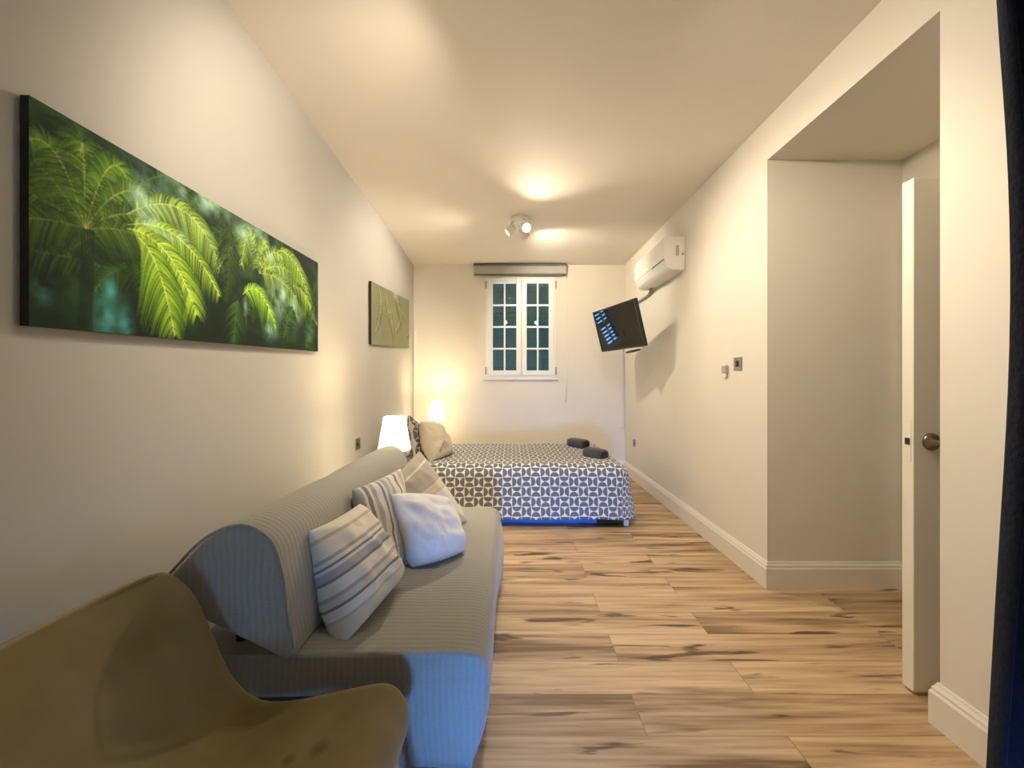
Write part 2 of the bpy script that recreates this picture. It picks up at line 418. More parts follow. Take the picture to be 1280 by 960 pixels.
baseboard('baseboard_near', (XR, RY0), (XR, YB), (-1, 0), (1, 0))
baseboard('baseboard_jamb', (RX, RY0), (XR, RY0), (0, 1), (0, 1))
baseboard('baseboard_far', (FX0+.1, YF), (XR, YF), (0, -1), (0, 0))
baseboard('baseboard_left', (XL(YB), YB), (XL(YF), YF), (1, .04), (0, 0))
# door casing at the back of the recess
bm = bmesh.new()
box(bm, RX-.016, RX, DY1, DY1+.07, 0, DZ+.07, 0, .004); box(bm, RX-.016, RX, DY0-.07, DY0, 0, DZ+.07, 0, .004); box(bm, RX-.016, RX, DY0, DY1, DZ, DZ+.07, 0, .004)
struct(finish('trim_1', bm, M['trim']))
# slim cable trunking in the far left corner
bm = bmesh.new(); box(bm, XL(YF)+.004, XL(YF)+.026, YF-.02, YF, .15, 1.86, 0, .003)
struct(finish('trim_2', bm, M['trim']))

# the open door, standing in the recess at right angles to the wall
door = struct(thing('door_1', 'white flush door standing open in the recess', 'door', (RX, 1.465, .012)))
del door['category']
bm = bmesh.new(); box(bm, 1.529, RX-.02, 1.465, 1.509, .014, 1.974, 0, .0025)
finish('door_leaf', bm, M['door'], door)
bm = bmesh.new(); box(bm, 1.5275, 1.5295, 1.474, 1.500, .89, 1.05, 0, .0005); finish('latch_plate', bm, M['trim'], door)
bm = bmesh.new(); box(bm, 1.5235, 1.529, 1.478, 1.494, .955, .98, 0, .002); finish('latch_bolt', bm, M['dark_plastic'], door)
for s, y in ((-1, 1.465), (1, 1.509)):
    bm = bmesh.new()
    lathe(bm, [(.002, 0), (.033, 0), (.033, s*.006), (.029, s*.010), (.011, s*.011), (.011, s*.045), (.002, s*.045)], (1.594, y, .968), 'Y', 28)
    tube(bm, [(1.594, y+s*.040, .968), (1.606, y+s*.043, .968), (1.63, y+s*.044, .966), (1.70, y+s*.043, .962), (1.722, y+s*.040, .961)], [.009, .0095, .0095, .009, .007], 12)
    finish('door_handle', bm, M['bronze'], door, True)
for z in (.25, 1.75):
    bm = bmesh.new(); lathe(bm, [(.007, -.05), (.007, .05)], (RX-.012, 1.462, z), 'Z', 12); finish('hinge', bm, M['steel'], door, True)

# window
win = struct(thing('window_1', 'white double window with glazing bars over the bed', 'window', ((WX0+WX1)/2, YF, WZ0)))
del win['category']
def frame(bm, x0, x1, z0, z1, y0, y1, w, bev=.004):
    box(bm, x0, x0+w, y0, y1, z0, z1, 0, bev); box(bm, x1-w, x1, y0, y1, z0, z1, 0, bev)
    box(bm, x0+w, x1-w, y0, y1, z0, z0+w, 0, bev); box(bm, x0+w, x1-w, y0, y1, z1-w, z1, 0, bev)
bm = bmesh.new(); frame(bm, WX0, WX1, WZ0, WZ1, YF-.012, YF+.06, .034); finish('window_frame', bm, M['pvc'], win)
mid = .125
for (x0, x1, side) in ((WX0+.03, mid-.002, -1), (mid+.002, WX1-.03, 1)):
    z0, z1 = WZ0+.028, WZ1-.028; w = .066
    bm = bmesh.new(); frame(bm, x0, x1, z0, z1, YF-.028, YF+.03, w, .006)
    sash = finish('sash', bm, M['pvc'], win)
    bm = bmesh.new(); box(bm, x0+w, x1-w, YF+.000, YF+.006, z0+w, z1-w); finish('pane', bm, M['glass'], sash)
    bm = bmesh.new(); gx = (x0+x1)/2; gw = .011
    box(bm, gx-gw, gx+gw, YF-.010, YF+.016, z0+w, z1-w, 0, .002)
    for k in (1, 2, 3):
        gz = z0+w+(z1-z0-2*w)*k/4
        box(bm, x0+w, gx-gw, YF-.010, YF+.016, gz-gw, gz+gw, 0, .002); box(bm, gx+gw, x1-w, YF-.010, YF+.016, gz-gw, gz+gw, 0, .002)
    finish('glazing_bars', bm, M['pvc'], sash)
bm = bmesh.new()
box(bm, mid+.012, mid+.036, YF-.036, YF-.028, 1.70, 1.76, 0, .004); box(bm, mid+.018, mid+.030, YF-.056, YF-.036, 1.722, 1.74, 0, .003); box(bm, mid+.017, mid+.031, YF-.066, YF-.056, 1.62, 1.745, 0, .004)
finish('window_handle', bm, M['pvc'], win)
for x in (WX0-.004, WX1-.012):
    for z in (2.45, 1.32):
        bm = bmesh.new(); box(bm, x, x+.016, YF-.034, YF-.006, z-.04, z+.06, 0, .004); finish('hinge', bm, M['grey_plastic'], win)
bm = bmesh.new(); box(bm, WX0-.03, WX1+.03, YF-.03, YF+.0, WZ0-.030, WZ0-.002, 0, .005); finish('sill', bm, M['pvc'], win)

# louvred shutters outside the two sashes
def shutter(x0, x1, label):
    y = YF+.112
    t = thing('window_shutter', label, 'shutter', ((x0+x1)/2, y, WZ0), 'louvred shutters outside the window')
    bm = bmesh.new(); frame(bm, x0, x1, WZ0+.003, WZ1-.003, y-.02, y+.02, .03, .003); finish('shutter_frame', bm, M['shutter'], t)
    bm = bmesh.new(); z = WZ0+.055
    while z < WZ1-.02:
        prof = [(y-.043, z+.025), (y-.040, z+.028), (y+.043, z-.025), (y+.040, z-.028)]
        extrude_poly(bm, prof, x0+.03, x1-.03, 'X'); z += .056
    finish('louvre_slats', bm, M['shutter'], t)
shutter(WX0, mid-.001, 'dark green louvred shutter outside the left window sash')
shutter(mid+.001, WX1, 'dark green louvred shutter outside the right window sash')

# roller blind cassette
bl = thing('roller_blind', 'rolled up grey roller blind cassette above the window, under the ceiling', 'blind', (.1, YF-.05, 2.6))
bm = bmesh.new(); box(bm, -.497, .704, YF-.085, YF, 2.588, 2.690, 0, .008); finish('cassette', bm, M['blind'], bl)
bm = bmesh.new(); box(bm, -.500, .707, YF-.09, YF, 2.690, 2.712, 0, .003); finish('top_rail', bm, M['blind_dark'], bl)
bm = bmesh.new(); box(bm, -.49, .697, YF-.075, YF-.06, 2.566, 2.590, 0, .004); finish('bottom_bar', bm, M['blind_dark'], bl)
bm = bmesh.new(); tube(bm, [(.693, YF-.05, 2.59), (.715, YF-.02, 2.2), (.733, YF-.012, 1.60)], .0012, 6); cd = finish('pull_cord', bm, M['white_plastic'], bl)
bm = bmesh.new(); tube(bm, [(.733, YF-.012, 1.61), (.72, YF-.010, 1.25), (.705, YF-.008, .915)], [.0075, .008, .0075], 10); finish('wand', bm, M['white_plastic'], bl, True)

# ------------------------------------------------------------------ pictures
def canvas_obj(label, y0, y1, z0a, z0b, z1a, z1b, img, pm, name='canvas_picture'):
    """canvas on the left wall from y0 to y1; img[h, w, 3] linear colours, row 0 = bottom"""
    h, w = img.shape[:2]; dep = .024
    t = thing(name, label, 'picture', (XL((y0+y1)/2), (y0+y1)/2, z0a), 'palm canvases on the grey wall')
    nrm = Vector((1, .04, 0)).normalized()
    def at(u, v, s):
        y = y0+(y1-y0)*u; za, zb = z0a+(z0b-z0a)*u, z1a+(z1b-z1a)*u
        return Vector((XL(y), y, za+(zb-za)*v))+nrm*s
    verts = [tuple(at(i/(w-1), j/(h-1), dep)) for j in range(h) for i in range(w)]
    faces = [(j*w+i, j*w+i+1, (j+1)*w+i+1, (j+1)*w+i) for j in range(h-1) for i in range(w-1)]
    me = bpy.data.meshes.new('print'); me.from_pydata(verts, [], faces)
    ca = me.color_attributes.new('print', 'FLOAT_COLOR', 'POINT')
    rgba = np.ones((h*w, 4), np.float32); rgba[:, :3] = img.reshape(-1, 3)
    ca.data.foreach_set('color', rgba.ravel()); me.materials.append(pm)
    o = bpy.data.objects.new('print', me); COL.objects.link(o); o.parent = t; o.matrix_parent_inverse = parent_world(t).inverted()
    bm = bmesh.new()
    c = [bm.verts.new(at(u, v, s)) for s in (.004, dep-.0006) for u, v in ((0, 0), (1, 0), (1, 1), (0, 1))]
    for q in ((0, 1, 2, 3), (4, 5, 6, 7), (0, 1, 5, 4), (1, 2, 6, 5), (2, 3, 7, 6), (3, 0, 4, 7)): bm.faces.new([c[k] for k in q])
    finish('stretcher_frame', bm, M['canvas_edge'], t)

def fbm(h, w, cells, seed):
    r = np.random.RandomState(seed); out = np.zeros((h, w)); amp = 1; tot = 0
    for k in range(4):
        gy, gx = cells[0]*2**k+2, cells[1]*2**k+2
        g = r.rand(gy, gx); y = np.linspace(0, gy-1.001, h); x = np.linspace(0, gx-1.001, w)
        yi, xi = y.astype(int), x.astype(int); fy, fx = (y-yi)[:, None], (x-xi)[None]
        fy, fx = fy*fy*(3-2*fy), fx*fx*(3-2*fx)
        out += amp*((g[yi][:, xi]*(1-fx)+g[yi][:, xi+1]*fx)*(1-fy)+(g[yi+1][:, xi]*(1-fx)+g[yi+1][:, xi+1]*fx)*fy); tot += amp; amp *= .5
    return out/tot
def stamp(img, x, y, c, a=1.0):
    h, w = img.shape[:2]
    k = (x >= 0) & (x < w-1) & (y >= 0) & (y < h-1)
    x, y = x[k], y[k]; xi, yi = x.astype(int), y.astype(int)
    a = np.broadcast_to(np.asarray(a, float), k.shape)[k][:, None]; c = np.broadcast_to(c, (k.size, 3))[k]
    img[yi, xi] = img[yi, xi]*(1-a)+c*a
def frond(img, pts, lenf, col0, col1, spine, n=90, droop=.5, seed=0, spread=.9, alpha=.85, sides=(-1, 1)):
    """pts: bezier control points in picture heights (x right, y up); leaflets hang off the spine"""
    h = img.shape[0]; r = np.random.RandomState(seed)
    p = np.array(pts, float)
    def bez(t):
        t = np.asarray(t)[..., None]
        return (1-t)**2*p[0]+2*t*(1-t)*p[1]+t*t*p[2]
    for i in range(n):
        t = .06+.94*i/n+r.uniform(-.004, .004); b = bez(t); d = bez(min(t+.01, 1.01))-b; d /= np.hypot(*d)+1e-9
        L = lenf*(math.sin(math.pi*min(1, .15+t*.8))**.7)*(1-.25*t)*r.uniform(.6, 1.15)
        for sgn in sides:
            nv = np.array((-d[1], d[0]))*sgn
            dirv = nv*spread+d*.55; dirv /= np.hypot(*dirv)
            s = np.linspace(0, 1, 70)
            q = b+np.outer(s, dirv)*L+np.outer(s**2, (0, -1))*L*droop
            k = r.uniform(.12, 1.3)
            c = (np.array(col0)*(1-s[:, None])+np.array(col1)*s[:, None])*k*(1.15-.75*s[:, None]**2)
            wdt = np.maximum(.4, 1.5*np.sin(np.pi*np.clip(s*.9+.1, 0, 1)))
            for o in (-1, 0, 1):
                stamp(img, q[:, 0]*h+o*.6*wdt*d[0], q[:, 1]*h+o*.6*wdt*d[1], c, alpha*(1 if o == 0 else .6))
    s = np.linspace(0, 1, 500); q = bez(s)
    for o in (0, .7): stamp(img, q[:, 0]*h+o, q[:, 1]*h+o*.5, np.array(spine), .25+.45*np.abs(np.sin(s*9+seed)))
def blob(img, u, v, ru, rv, c, a):
    h, w = img.shape[:2]; yy, xx = np.mgrid[0:h, 0:w]
    d = ((xx/(w-1)-u)/ru)**2+((yy/(h-1)-v)/rv)**2
    k = (a*np.exp(-d*1.5))[..., None]; img[:] = img*(1-k)+np.array(c)*k
def palm_big():
    h, w = 290, 770; A = w/h
    n1 = fbm(h, w, (3, 8), 1)[..., None]; n2 = fbm(h, w, (9, 26), 2)[..., None]
    img = np.array((.004, .018, .008))+np.array((.03, .09, .018))*np.clip(n1*1.6-.5, 0, 1)*np.clip(n2*1.5-.3, 0, 1)*1.4
    pale = (.42, .66, .50); teal = (.10, .42, .40)
    Y1, Y0, DK, MD = (.42, .62, .07), (.20, .40, .02), (.02, .07, .008), (.08, .20, .014)
    sp = (.72, .80, .25)
    def U(u): return u*A
    # dark fronds of the background
    r = np.random.RandomState(5)
    for k in range(34):
        u, v = r.uniform(-.02, 1.0), r.uniform(.2, 1.0); a = r.uniform(-.2, 3.4); L = r.uniform(.3, .7)
        dx, dy = math.cos(a)*L, math.sin(a)*L*.6
        frond(img, [(U(u), v), (U(u)+dx*.6, v+dy+.1), (U(u)+dx, v+dy*.6-.12)], r.uniform(.10, .2), (.05, .13, .012), DK, (.09, .16, .03), 60, .5, k, alpha=.55)
    for (u, v, ru, rv, c, a) in ((.21, .76, .05, .14, pale, .8), (.25, .66, .06, .10, pale, .55), (.36, .97, .10, .07, pale, .5), (.70, .52, .05, .20, pale, .85), (.62, .80, .10, .10, (.3, .5, .3), .7), (.58, .95, .06, .1, pale, .5),
                                 (.80, .42, .05, .16, (.35, .6, .5), .7), (.12, .06, .02, .10, teal, .9), (.16, .05, .015, .08, teal, .7), (.02, .16, .015, .05, teal, .6), (.13, .22, .012, .06, teal, .5), (.66, .16, .03, .08, (.3, .55, .45), .7), (.93, .2, .03, .08, (.25, .5, .42), .6), (.53, .30, .01, .12, pale, .5)):
        blob(img, u, v, ru*1.15, rv*1.15, c, np.clip(a*1.25*(n2[..., 0]*2.4-.55), 0, 1))
    # left crown at u .08
    c = (U(.085), .50)
    for k, (a, L, br) in enumerate(((2.9, .5, .5), (2.4, .6, .6), (2.0, .55, .7), (1.6, .62, .9), (1.25, .62, 1.0), (.9, .6, .9), (.55, .55, .7), (.2, .5, .6), (3.3, .4, .4))):
        dx, dy = math.cos(a)*L, math.sin(a)*L
        frond(img, [c, (c[0]+dx*.55, c[1]+dy*.8+.06), (c[0]+dx*1.1, c[1]+dy*.75-.10)], .16, np.array((.16, .30, .02))*br, np.array(MD)*br, np.array((.42, .48, .12))*br, 80, .45, 40+k, alpha=.7)
    for x in np.linspace(-.03, .03, 14): stamp(img, np.full(200, c[0]+x)*h+np.linspace(0, 4, 200), np.linspace(0, c[1], 200)*h, np.array((.008, .016, .006)), .8)
    # bright hanging fronds
    frond(img, [(U(.165), .66), (U(.32), 1.05), (U(.43), .55)], .24, (.34, .50, .10), (.16, .30, .03), (.60, .68, .30), 150, .75, 71)
    frond(img, [(U(.165), .60), (U(.30), .80), (U(.425), .34)], .19, (.36, .54, .06), (.10, .24, .012), sp, 150, .8, 72)
    for (u, v, ru, rv, a) in ((.215, .70, .028, .09, .9), (.245, .62, .03, .05, .6), (.19, .80, .02, .06, .7), (.30, .66, .02, .05, .35)): blob(img, u, v, ru, rv, pale, np.clip(a*(n2[..., 0]*2.6-.5), 0, 1))
    frond(img, [(U(.165), .58), (U(.27), .64), (U(.345), .18)], .27, Y1, Y0, sp, 190, .85, 73)
    frond(img, [(U(.19), .55), (U(.24), .50), (U(.28), .02)], .22, (.30, .50, .04), (.16, .34, .015), sp, 150, .8, 74)
    # right hand palms
    c = (U(.60), .62)
    for k, (a, L, br) in enumerate(((2.6, .5, .6), (2.0, .5, .8), (1.3, .45, .9), (.7, .6, 1.0), (.25, .75, 1.1), (-.1, .7, .8))):
        dx, dy = math.cos(a)*L, math.sin(a)*L
        frond(img, [c, (c[0]+dx*.6, c[1]+dy*.9+.16), (c[0]+dx*1.1, c[1]+dy*.5-.22)], .2, np.array((.36, .54, .10))*br, np.array((.12, .28, .03))*br, np.array((.55, .65, .25))*br, 100, .7, 90+k, alpha=.75)
    frond(img, [(U(.70), .9), (U(.86), 1.0), (U(.95), .35)], .22, (.34, .50, .08), (.14, .28, .02), sp, 130, .7, 110)
    frond(img, [(U(.52), .40), (U(.60), .62), (U(.69), .18)], .18, (.36, .60, .06), (.12, .30, .02), sp, 120, .7, 111)
    frond(img, [(U(.80), .62), (U(.88), .70), (U(.985), .30)], .16, (.25, .40, .06), (.08, .18, .02), (.5, .5, .2), 90, .7, 112)
    for (u, v, ru, rv, a) in ((.735, .55, .02, .12, .8), (.80, .40, .025, .12, .7), (.66, .80, .025, .06, .6), (.52, .88, .03, .06, .5)): blob(img, u, v, ru, rv, (.45, .68, .5), np.clip(a*(n2[..., 0]*2.6-.5), 0, 1))
    for u0, v0, u1, v1 in ((.50, .35, .48, .0), (.74, .1, .8, .4), (.9, .0, .97, .5)):
        frond(img, [(U(u0), v0), (U((u0+u1)/2), (v0+v1)/2+.1), (U(u1), v1)], .16, (.05, .14, .02), DK, (.1, .2, .04), 70, .4, int(u0*100), alpha=.7)
    frond(img, [(U(.46), .9), (U(.47), .7), (U(.45), .3)], .15, (.03, .07, .012), DK, (.06, .1, .03), 70, .4, 120, alpha=.8)
    for k in range(2): img[1:-1, 1:-1] = .5*img[1:-1, 1:-1]+.125*(img[:-2, 1:-1]+img[2:, 1:-1]+img[1:-1, :-2]+img[1:-1, 2:])
    return np.clip((img*1.3)**1.12, 0, 1)
def palm_small():
    h, w = 150, 390; A = w/h
    n1 = fbm(h, w, (2, 5), 8)[..., None]
    img = np.array((.19, .19, .095))+np.array((.06, .07, .03))*(n1-.5)*1.4  # olive print, paled by the lamp glare mixed into its colours
    c0, c1, s = (.30, .31, .12), (.18, .20, .09), (.50, .48, .22)
    for k, (p, L) in enumerate((([(.15*A, 1.0), (.26*A, .6), (.06*A, .2)], .14), ([(.36*A, .75), (.48*A, .5), (.52*A, .0)], .16), ([(.55*A, .3), (.68*A, .5), (.80*A, .75)], .16),
                               ([(.55*A, 1.0), (.62*A, .9), (.75*A, .5)], .2), ([(.30*A, .9), (.36*A, .6), (.44*A, .35)], .12), ([(.9*A, .25), (.94*A, .3), (1.0*A, .36)], .1))):
        frond(img, p, L, c0, c1, s, 80, .4, 200+k, alpha=.6)
    blob(img, .55, .97, .07, .1, (.45, .38, .26), .8)
    for k in range(2): img[1:-1, 1:-1] = .5*img[1:-1, 1:-1]+.125*(img[:-2, 1:-1]+img[2:, 1:-1]+img[1:-1, :-2]+img[1:-1, 2:])
    return np.clip(img, 0, 1)
canvas_obj('large canvas print of bright green palm fronds on the grey wall above the armchair', .878, 2.30, 1.326, 1.375, 1.853, 1.905, palm_big(), M['print'])
canvas_obj('olive green palm canvas with painted glare haze on the grey wall near the far corner', 3.28, 4.70, 1.512, 1.60, 2.05, 2.18, palm_small(), M['print_satin'])

# ------------------------------------------------------------------ sofa
def set_uv(o, fn):
    me = o.data; uv = me.uv_layers.new(name='UVMap') if 'UVMap' not in me.uv_layers else me.uv_layers['UVMap']
    for p in me.polygons:
        for li, vi in zip(p.loop_indices, p.vertices):
            uv.data[li].uv = fn(me.vertices[vi].co, p.normal)
def rib_uv(co, nr):
    if abs(nr.y) > .75: return (co.x, co.z)
    return (co.y, co.z+co.x)
def soft_prism(name, prof, y0, y1, rnd, m, parent, wob=.004, seed=0, ny=26):
    """closed XZ profile swept along Y with domed ends"""
    n = len(prof); c = Vector((sum(p[0] for p in prof)/n, sum(p[1] for p in prof)/n))
    ys = []
    k = 6
    for i in range(k+1): a = math.pi/2*i/k; ys.append((y0+rnd*(1-math.sin(a)), 1-math.cos(a)))
    rows = [(y0, -1.0)]
    for i in range(1, k+1):
        a = math.pi/2*i/k; rows.append((y0+rnd*(1-math.cos(a)), math.sin(a)))
    for i in range(1, ny): rows.append((y0+rnd+(y1-y0-2*rnd)*i/ny, 1.0))
    for i in range(k, 0, -1):
        a = math.pi/2*i/k; rows.append((y1-rnd*(1-math.cos(a)), math.sin(a)))
    bm = bmesh.new(); rings = []
    for (y, s) in rows[1:]:
        inset = rnd*(1-s); ring = []
        for p in prof:
            v = Vector(p)-c; L = v.length
            q = c+v*max(.05, (L-inset)/L)
            d = noise.noise(Vector((q.x*6+seed, y*5, q.y*6)))*wob
            ring.append(bm.verts.new((q.x+v.x/L*d, y, q.y+v.y/L*d)))
        rings.append(ring)
    for a, b in zip(rings, rings[1:]):
        for i in range(n): bm.faces.new((a[i], a[(i+1) % n], b[(i+1) % n], b[i]))
    for r, y in ((rings[0], y0), (rings[-1], y1)):
        prev = r
        for f in (.75, .5, .25):
            ring = [bm.verts.new((c.x+(v.co.x-c.x)*f, y, c.y+(v.co.z-c.y)*f)) for v in r]
            for i in range(n): bm.faces.new((prev[i], prev[(i+1) % n], ring[(i+1) % n], ring[i]))
            prev = ring
        bm.faces.new(prev)
    o = finish(name, bm, m, parent, True); set_uv(o, rib_uv); return o
sofa = thing('sofa', 'grey sofa bed in a ribbed quilted cover, against the grey wall', 'sofa', (-.55, 1.7, 0))
SY0, SY1 = 1.075, 2.33
back_prof = catmull([(-.600, .440), (-.612, .56), (-.628, .672), (-.660, .765), (-.740, .806), (-.835, .772), (-.920, .690), (-.985, .610), (-.960, .585), (-.835, .535), (-.70, .475)], 6)
soft_prism('backrest', back_prof, 1.045, 2.37, .03, M['rib'], sofa, .005, 3)
seat_prof = catmull([(-.94, .425), (-.75, .436), (-.50, .438), (-.25, .440), (-.125, .436), (-.082, .418), (-.068, .375), (-.078, .33), (-.14, .312), (-.5, .312), (-.80, .312), (-.94, .33)], 5)
soft_prism('seat', seat_prof, SY0, SY1, .022, M['rib'], sofa, .004, 9)
# skirt of the cover hanging from the seat's front and ends
def skirt():
    path = []
    def add(x, y): path.append((x, y))
    for i in range(16): add(-.46+(.46-.115)*i/15, SY0+.003)
    for i in range(1, 6): a = math.pi/2*i/6; add(-.115+.045*math.sin(a), SY0+.048-.045*math.cos(a))
    for i in range(40): add(-.070, SY0+.05+(SY1-.1-SY0)*i/39)
    for i in range(1, 6): a = math.pi/2*i/6; add(-.115+.045*math.cos(a), SY1-.048+.045*math.sin(a))
    for i in range(16): add(-.115-(.46-.115)*i/15, SY1-.003)
    bm = bmesh.new(); rows = []
    zs = [.395-.335*k/9 for k in range(10)]
    n = len(path)
    for k, z in enumerate(zs):
        f = k/9; row = []
        for i, (x, y) in enumerate(path):
            tx = path[min(i+1, n-1)][0]-path[max(i-1, 0)][0]; ty = path[min(i+1, n-1)][1]-path[max(i-1, 0)][1]
            L = math.hypot(tx, ty); nx, ny_ = ty/L, -tx/L
            far = max(0, (y-1.6)/.7)
            d = .012*math.sin(math.pi*min(1, f*1.1))-.055*f*f*(1-far)+.02*f*far+.010*f*noise.noise(Vector((x*7, y*7, 1)))
            row.append(bm.verts.new((x+nx*d, y+ny_*d, z)))
        rows.append(row)
    for a, b in zip(rows, rows[1:]):
        for i in range(n-1): bm.faces.new((a[i], a[i+1], b[i+1], b[i]))
    o = finish('skirt', bm, M['rib'], sofa, True); set_uv(o, rib_uv)
    so = o.modifiers.new('s', 'SOLIDIFY'); so.thickness = .006; so.offset = -1
skirt()
bm = bmesh.new()
box(bm, -.90, -.62, 1.12, 2.28, .25, .31, 0, .01); box(bm, -.90, -.16, 1.14, 1.18, .25, .31, 0, .005); box(bm, -.90, -.16, 2.2, 2.24, .25, .31, 0, .005)
box(bm, -.20, -.16, 1.18, 2.2, .25, .31, 0, .005)
for y in (1.14, 2.22): tube(bm, [(-.80, y, .30), (-.80, y, .45), (-.84, y, .60)], .015, 8)
finish('sofa_frame', bm, M['frame_dark'], sofa)
for x in (-.84, -.20):
    for y in (1.17, 2.21):
        bm = bmesh.new(); tube(bm, [(x, y, .26), (x, y, 0)], [.018, .015], 12); finish('leg', bm, M['frame_dark'], sofa, True)
# piping round the near end of the backrest
bm = bmesh.new()
ring = [Vector((p[0], 1.053, p[1])) for p in back_prof]
cc = Vector((-.76, 1.053, .64)); ring = [cc+(p-cc)*1.0 for p in ring]
pts = ring[2:42]; tube(bm, pts, .0045, 6); o = finish('piping', bm, M['rib'], sofa, True); set_uv(o, rib_uv)

# ------------------------------------------------------------------ cushions
def cushion(name, label, cat, corners, thick, m, group, ears=.10, wr=.008, seed=0, n=34, uvs=None, sag=0.0):
    """soft cushion spanned by its corners TL TR BR BL (world points)"""
    TL, TR, BR, BL = [Vector(c) for c in corners]
    nr = (TR-TL+BR-BL).cross(TL-BL+TR-BR).normalized()
    bm = bmesh.new(); g = {}
    W, H = ((TR-TL).length+(BR-BL).length)/2, ((TL-BL).length+(TR-BR).length)/2
    uvl = bm.loops.layers.uv.new('UVMap'); uvm = {}
    for side in (1, -1):
        for j in range(n+1):
            for i in range(n+1):
                edge = i in (0, n) or j in (0, n)
                if edge and side < 0: g[(side, i, j)] = g[(1, i, j)]; continue
                u, v = math.sin(math.pi*(i/n-.5)), math.sin(math.pi*(j/n-.5))   # denser at the rim
                pu = u*(1-ears*(1-v*v)*abs(u)); pv = v*(1-ears*(1-u*u)*abs(v))
                a, b = (pu+1)/2, (pv+1)/2
                p = (BL*(1-a)+BR*a)*(1-b)+(TL*(1-a)+TR*a)*b
                th = thick/2*(max(0, (1-u*u)*(1-v*v)))**.36
                th *= 1-.12*v+sag*(-v)
                w = noise.noise(Vector((u*1.6+seed, v*1.6, side)))*wr*1.6+noise.noise(Vector((u*4.0+v*2+seed, v*4, side+5)))*wr*.8
                # gathers that run from the corners
                w += wr*.5*math.sin(9*math.atan2(v+.02, u+.01)+seed)*min(1, (u*u+v*v))*(1-u*u)**.5*(1-v*v)**.5
                g[(side, i, j)] = bm.verts.new(p+nr*side*max(0.0, th+w*(0 if edge else (1-max(abs(u), abs(v))**6))))
    for side in (1, -1):
        for j in range(n):
            for i in range(n):
                q = [(i, j), (i+1, j), (i+1, j+1), (i, j+1)]
                try: f = bm.faces.new([g[(side, *k)] for k in q])
                except ValueError: continue
                for lp, k in zip(f.loops, q):
                    a, b = (math.sin(math.pi*(k[0]/n-.5))+1)/2, (math.sin(math.pi*(k[1]/n-.5))+1)/2
                    lp[uvl].uv = (a*W, b*H) if uvs == 'metric' else (a, b)
    o = finish(name, bm, m, None, True)
    if label: tag(o, label, cat, group)
    return o
SG = 'cushions on the sofa'
cushion('striped_cushion', 'cream and grey striped cushion, front of the sofa row, nearest the armchair', 'cushion',
        [P(387, 664, 1.20), P(449, 630, 1.48), P(499, 722, 1.42), P(428, 806, 1.13)], .21, M['stripe_wide'], SG, seed=2, sag=.25, wr=.016, ears=.04)
cushion('striped_cushion', 'blue grey and cream checked cushion wedged between striped and white cushions', 'cushion',
        [P(441, 612, 1.52), P(500, 586, 1.78), P(515, 708, 1.68), P(462, 745, 1.46)], .15, M['stripe_plaid'], SG, seed=5, ears=.03, wr=.012)
cushion('square_cushion', 'pale cushion with a beige band leaning behind the white cushion', 'cushion',
        [P(488, 604, 1.88), P(524, 564, 2.10), P(584, 652, 2.08), P(515, 684, 1.88)], .17, M['stripe_pale'], SG, seed=8, ears=.0, wr=.012)
cushion('square_cushion', 'plump plain white cushion at the front edge of the sofa row', 'cushion',
        [P(489, 618, 1.60), P(560, 622, 1.80), P(580, 688, 1.70), P(516, 709, 1.57)], .20, M['white_cloth'], SG, seed=13, ears=-.07, sag=.15, wr=.018)

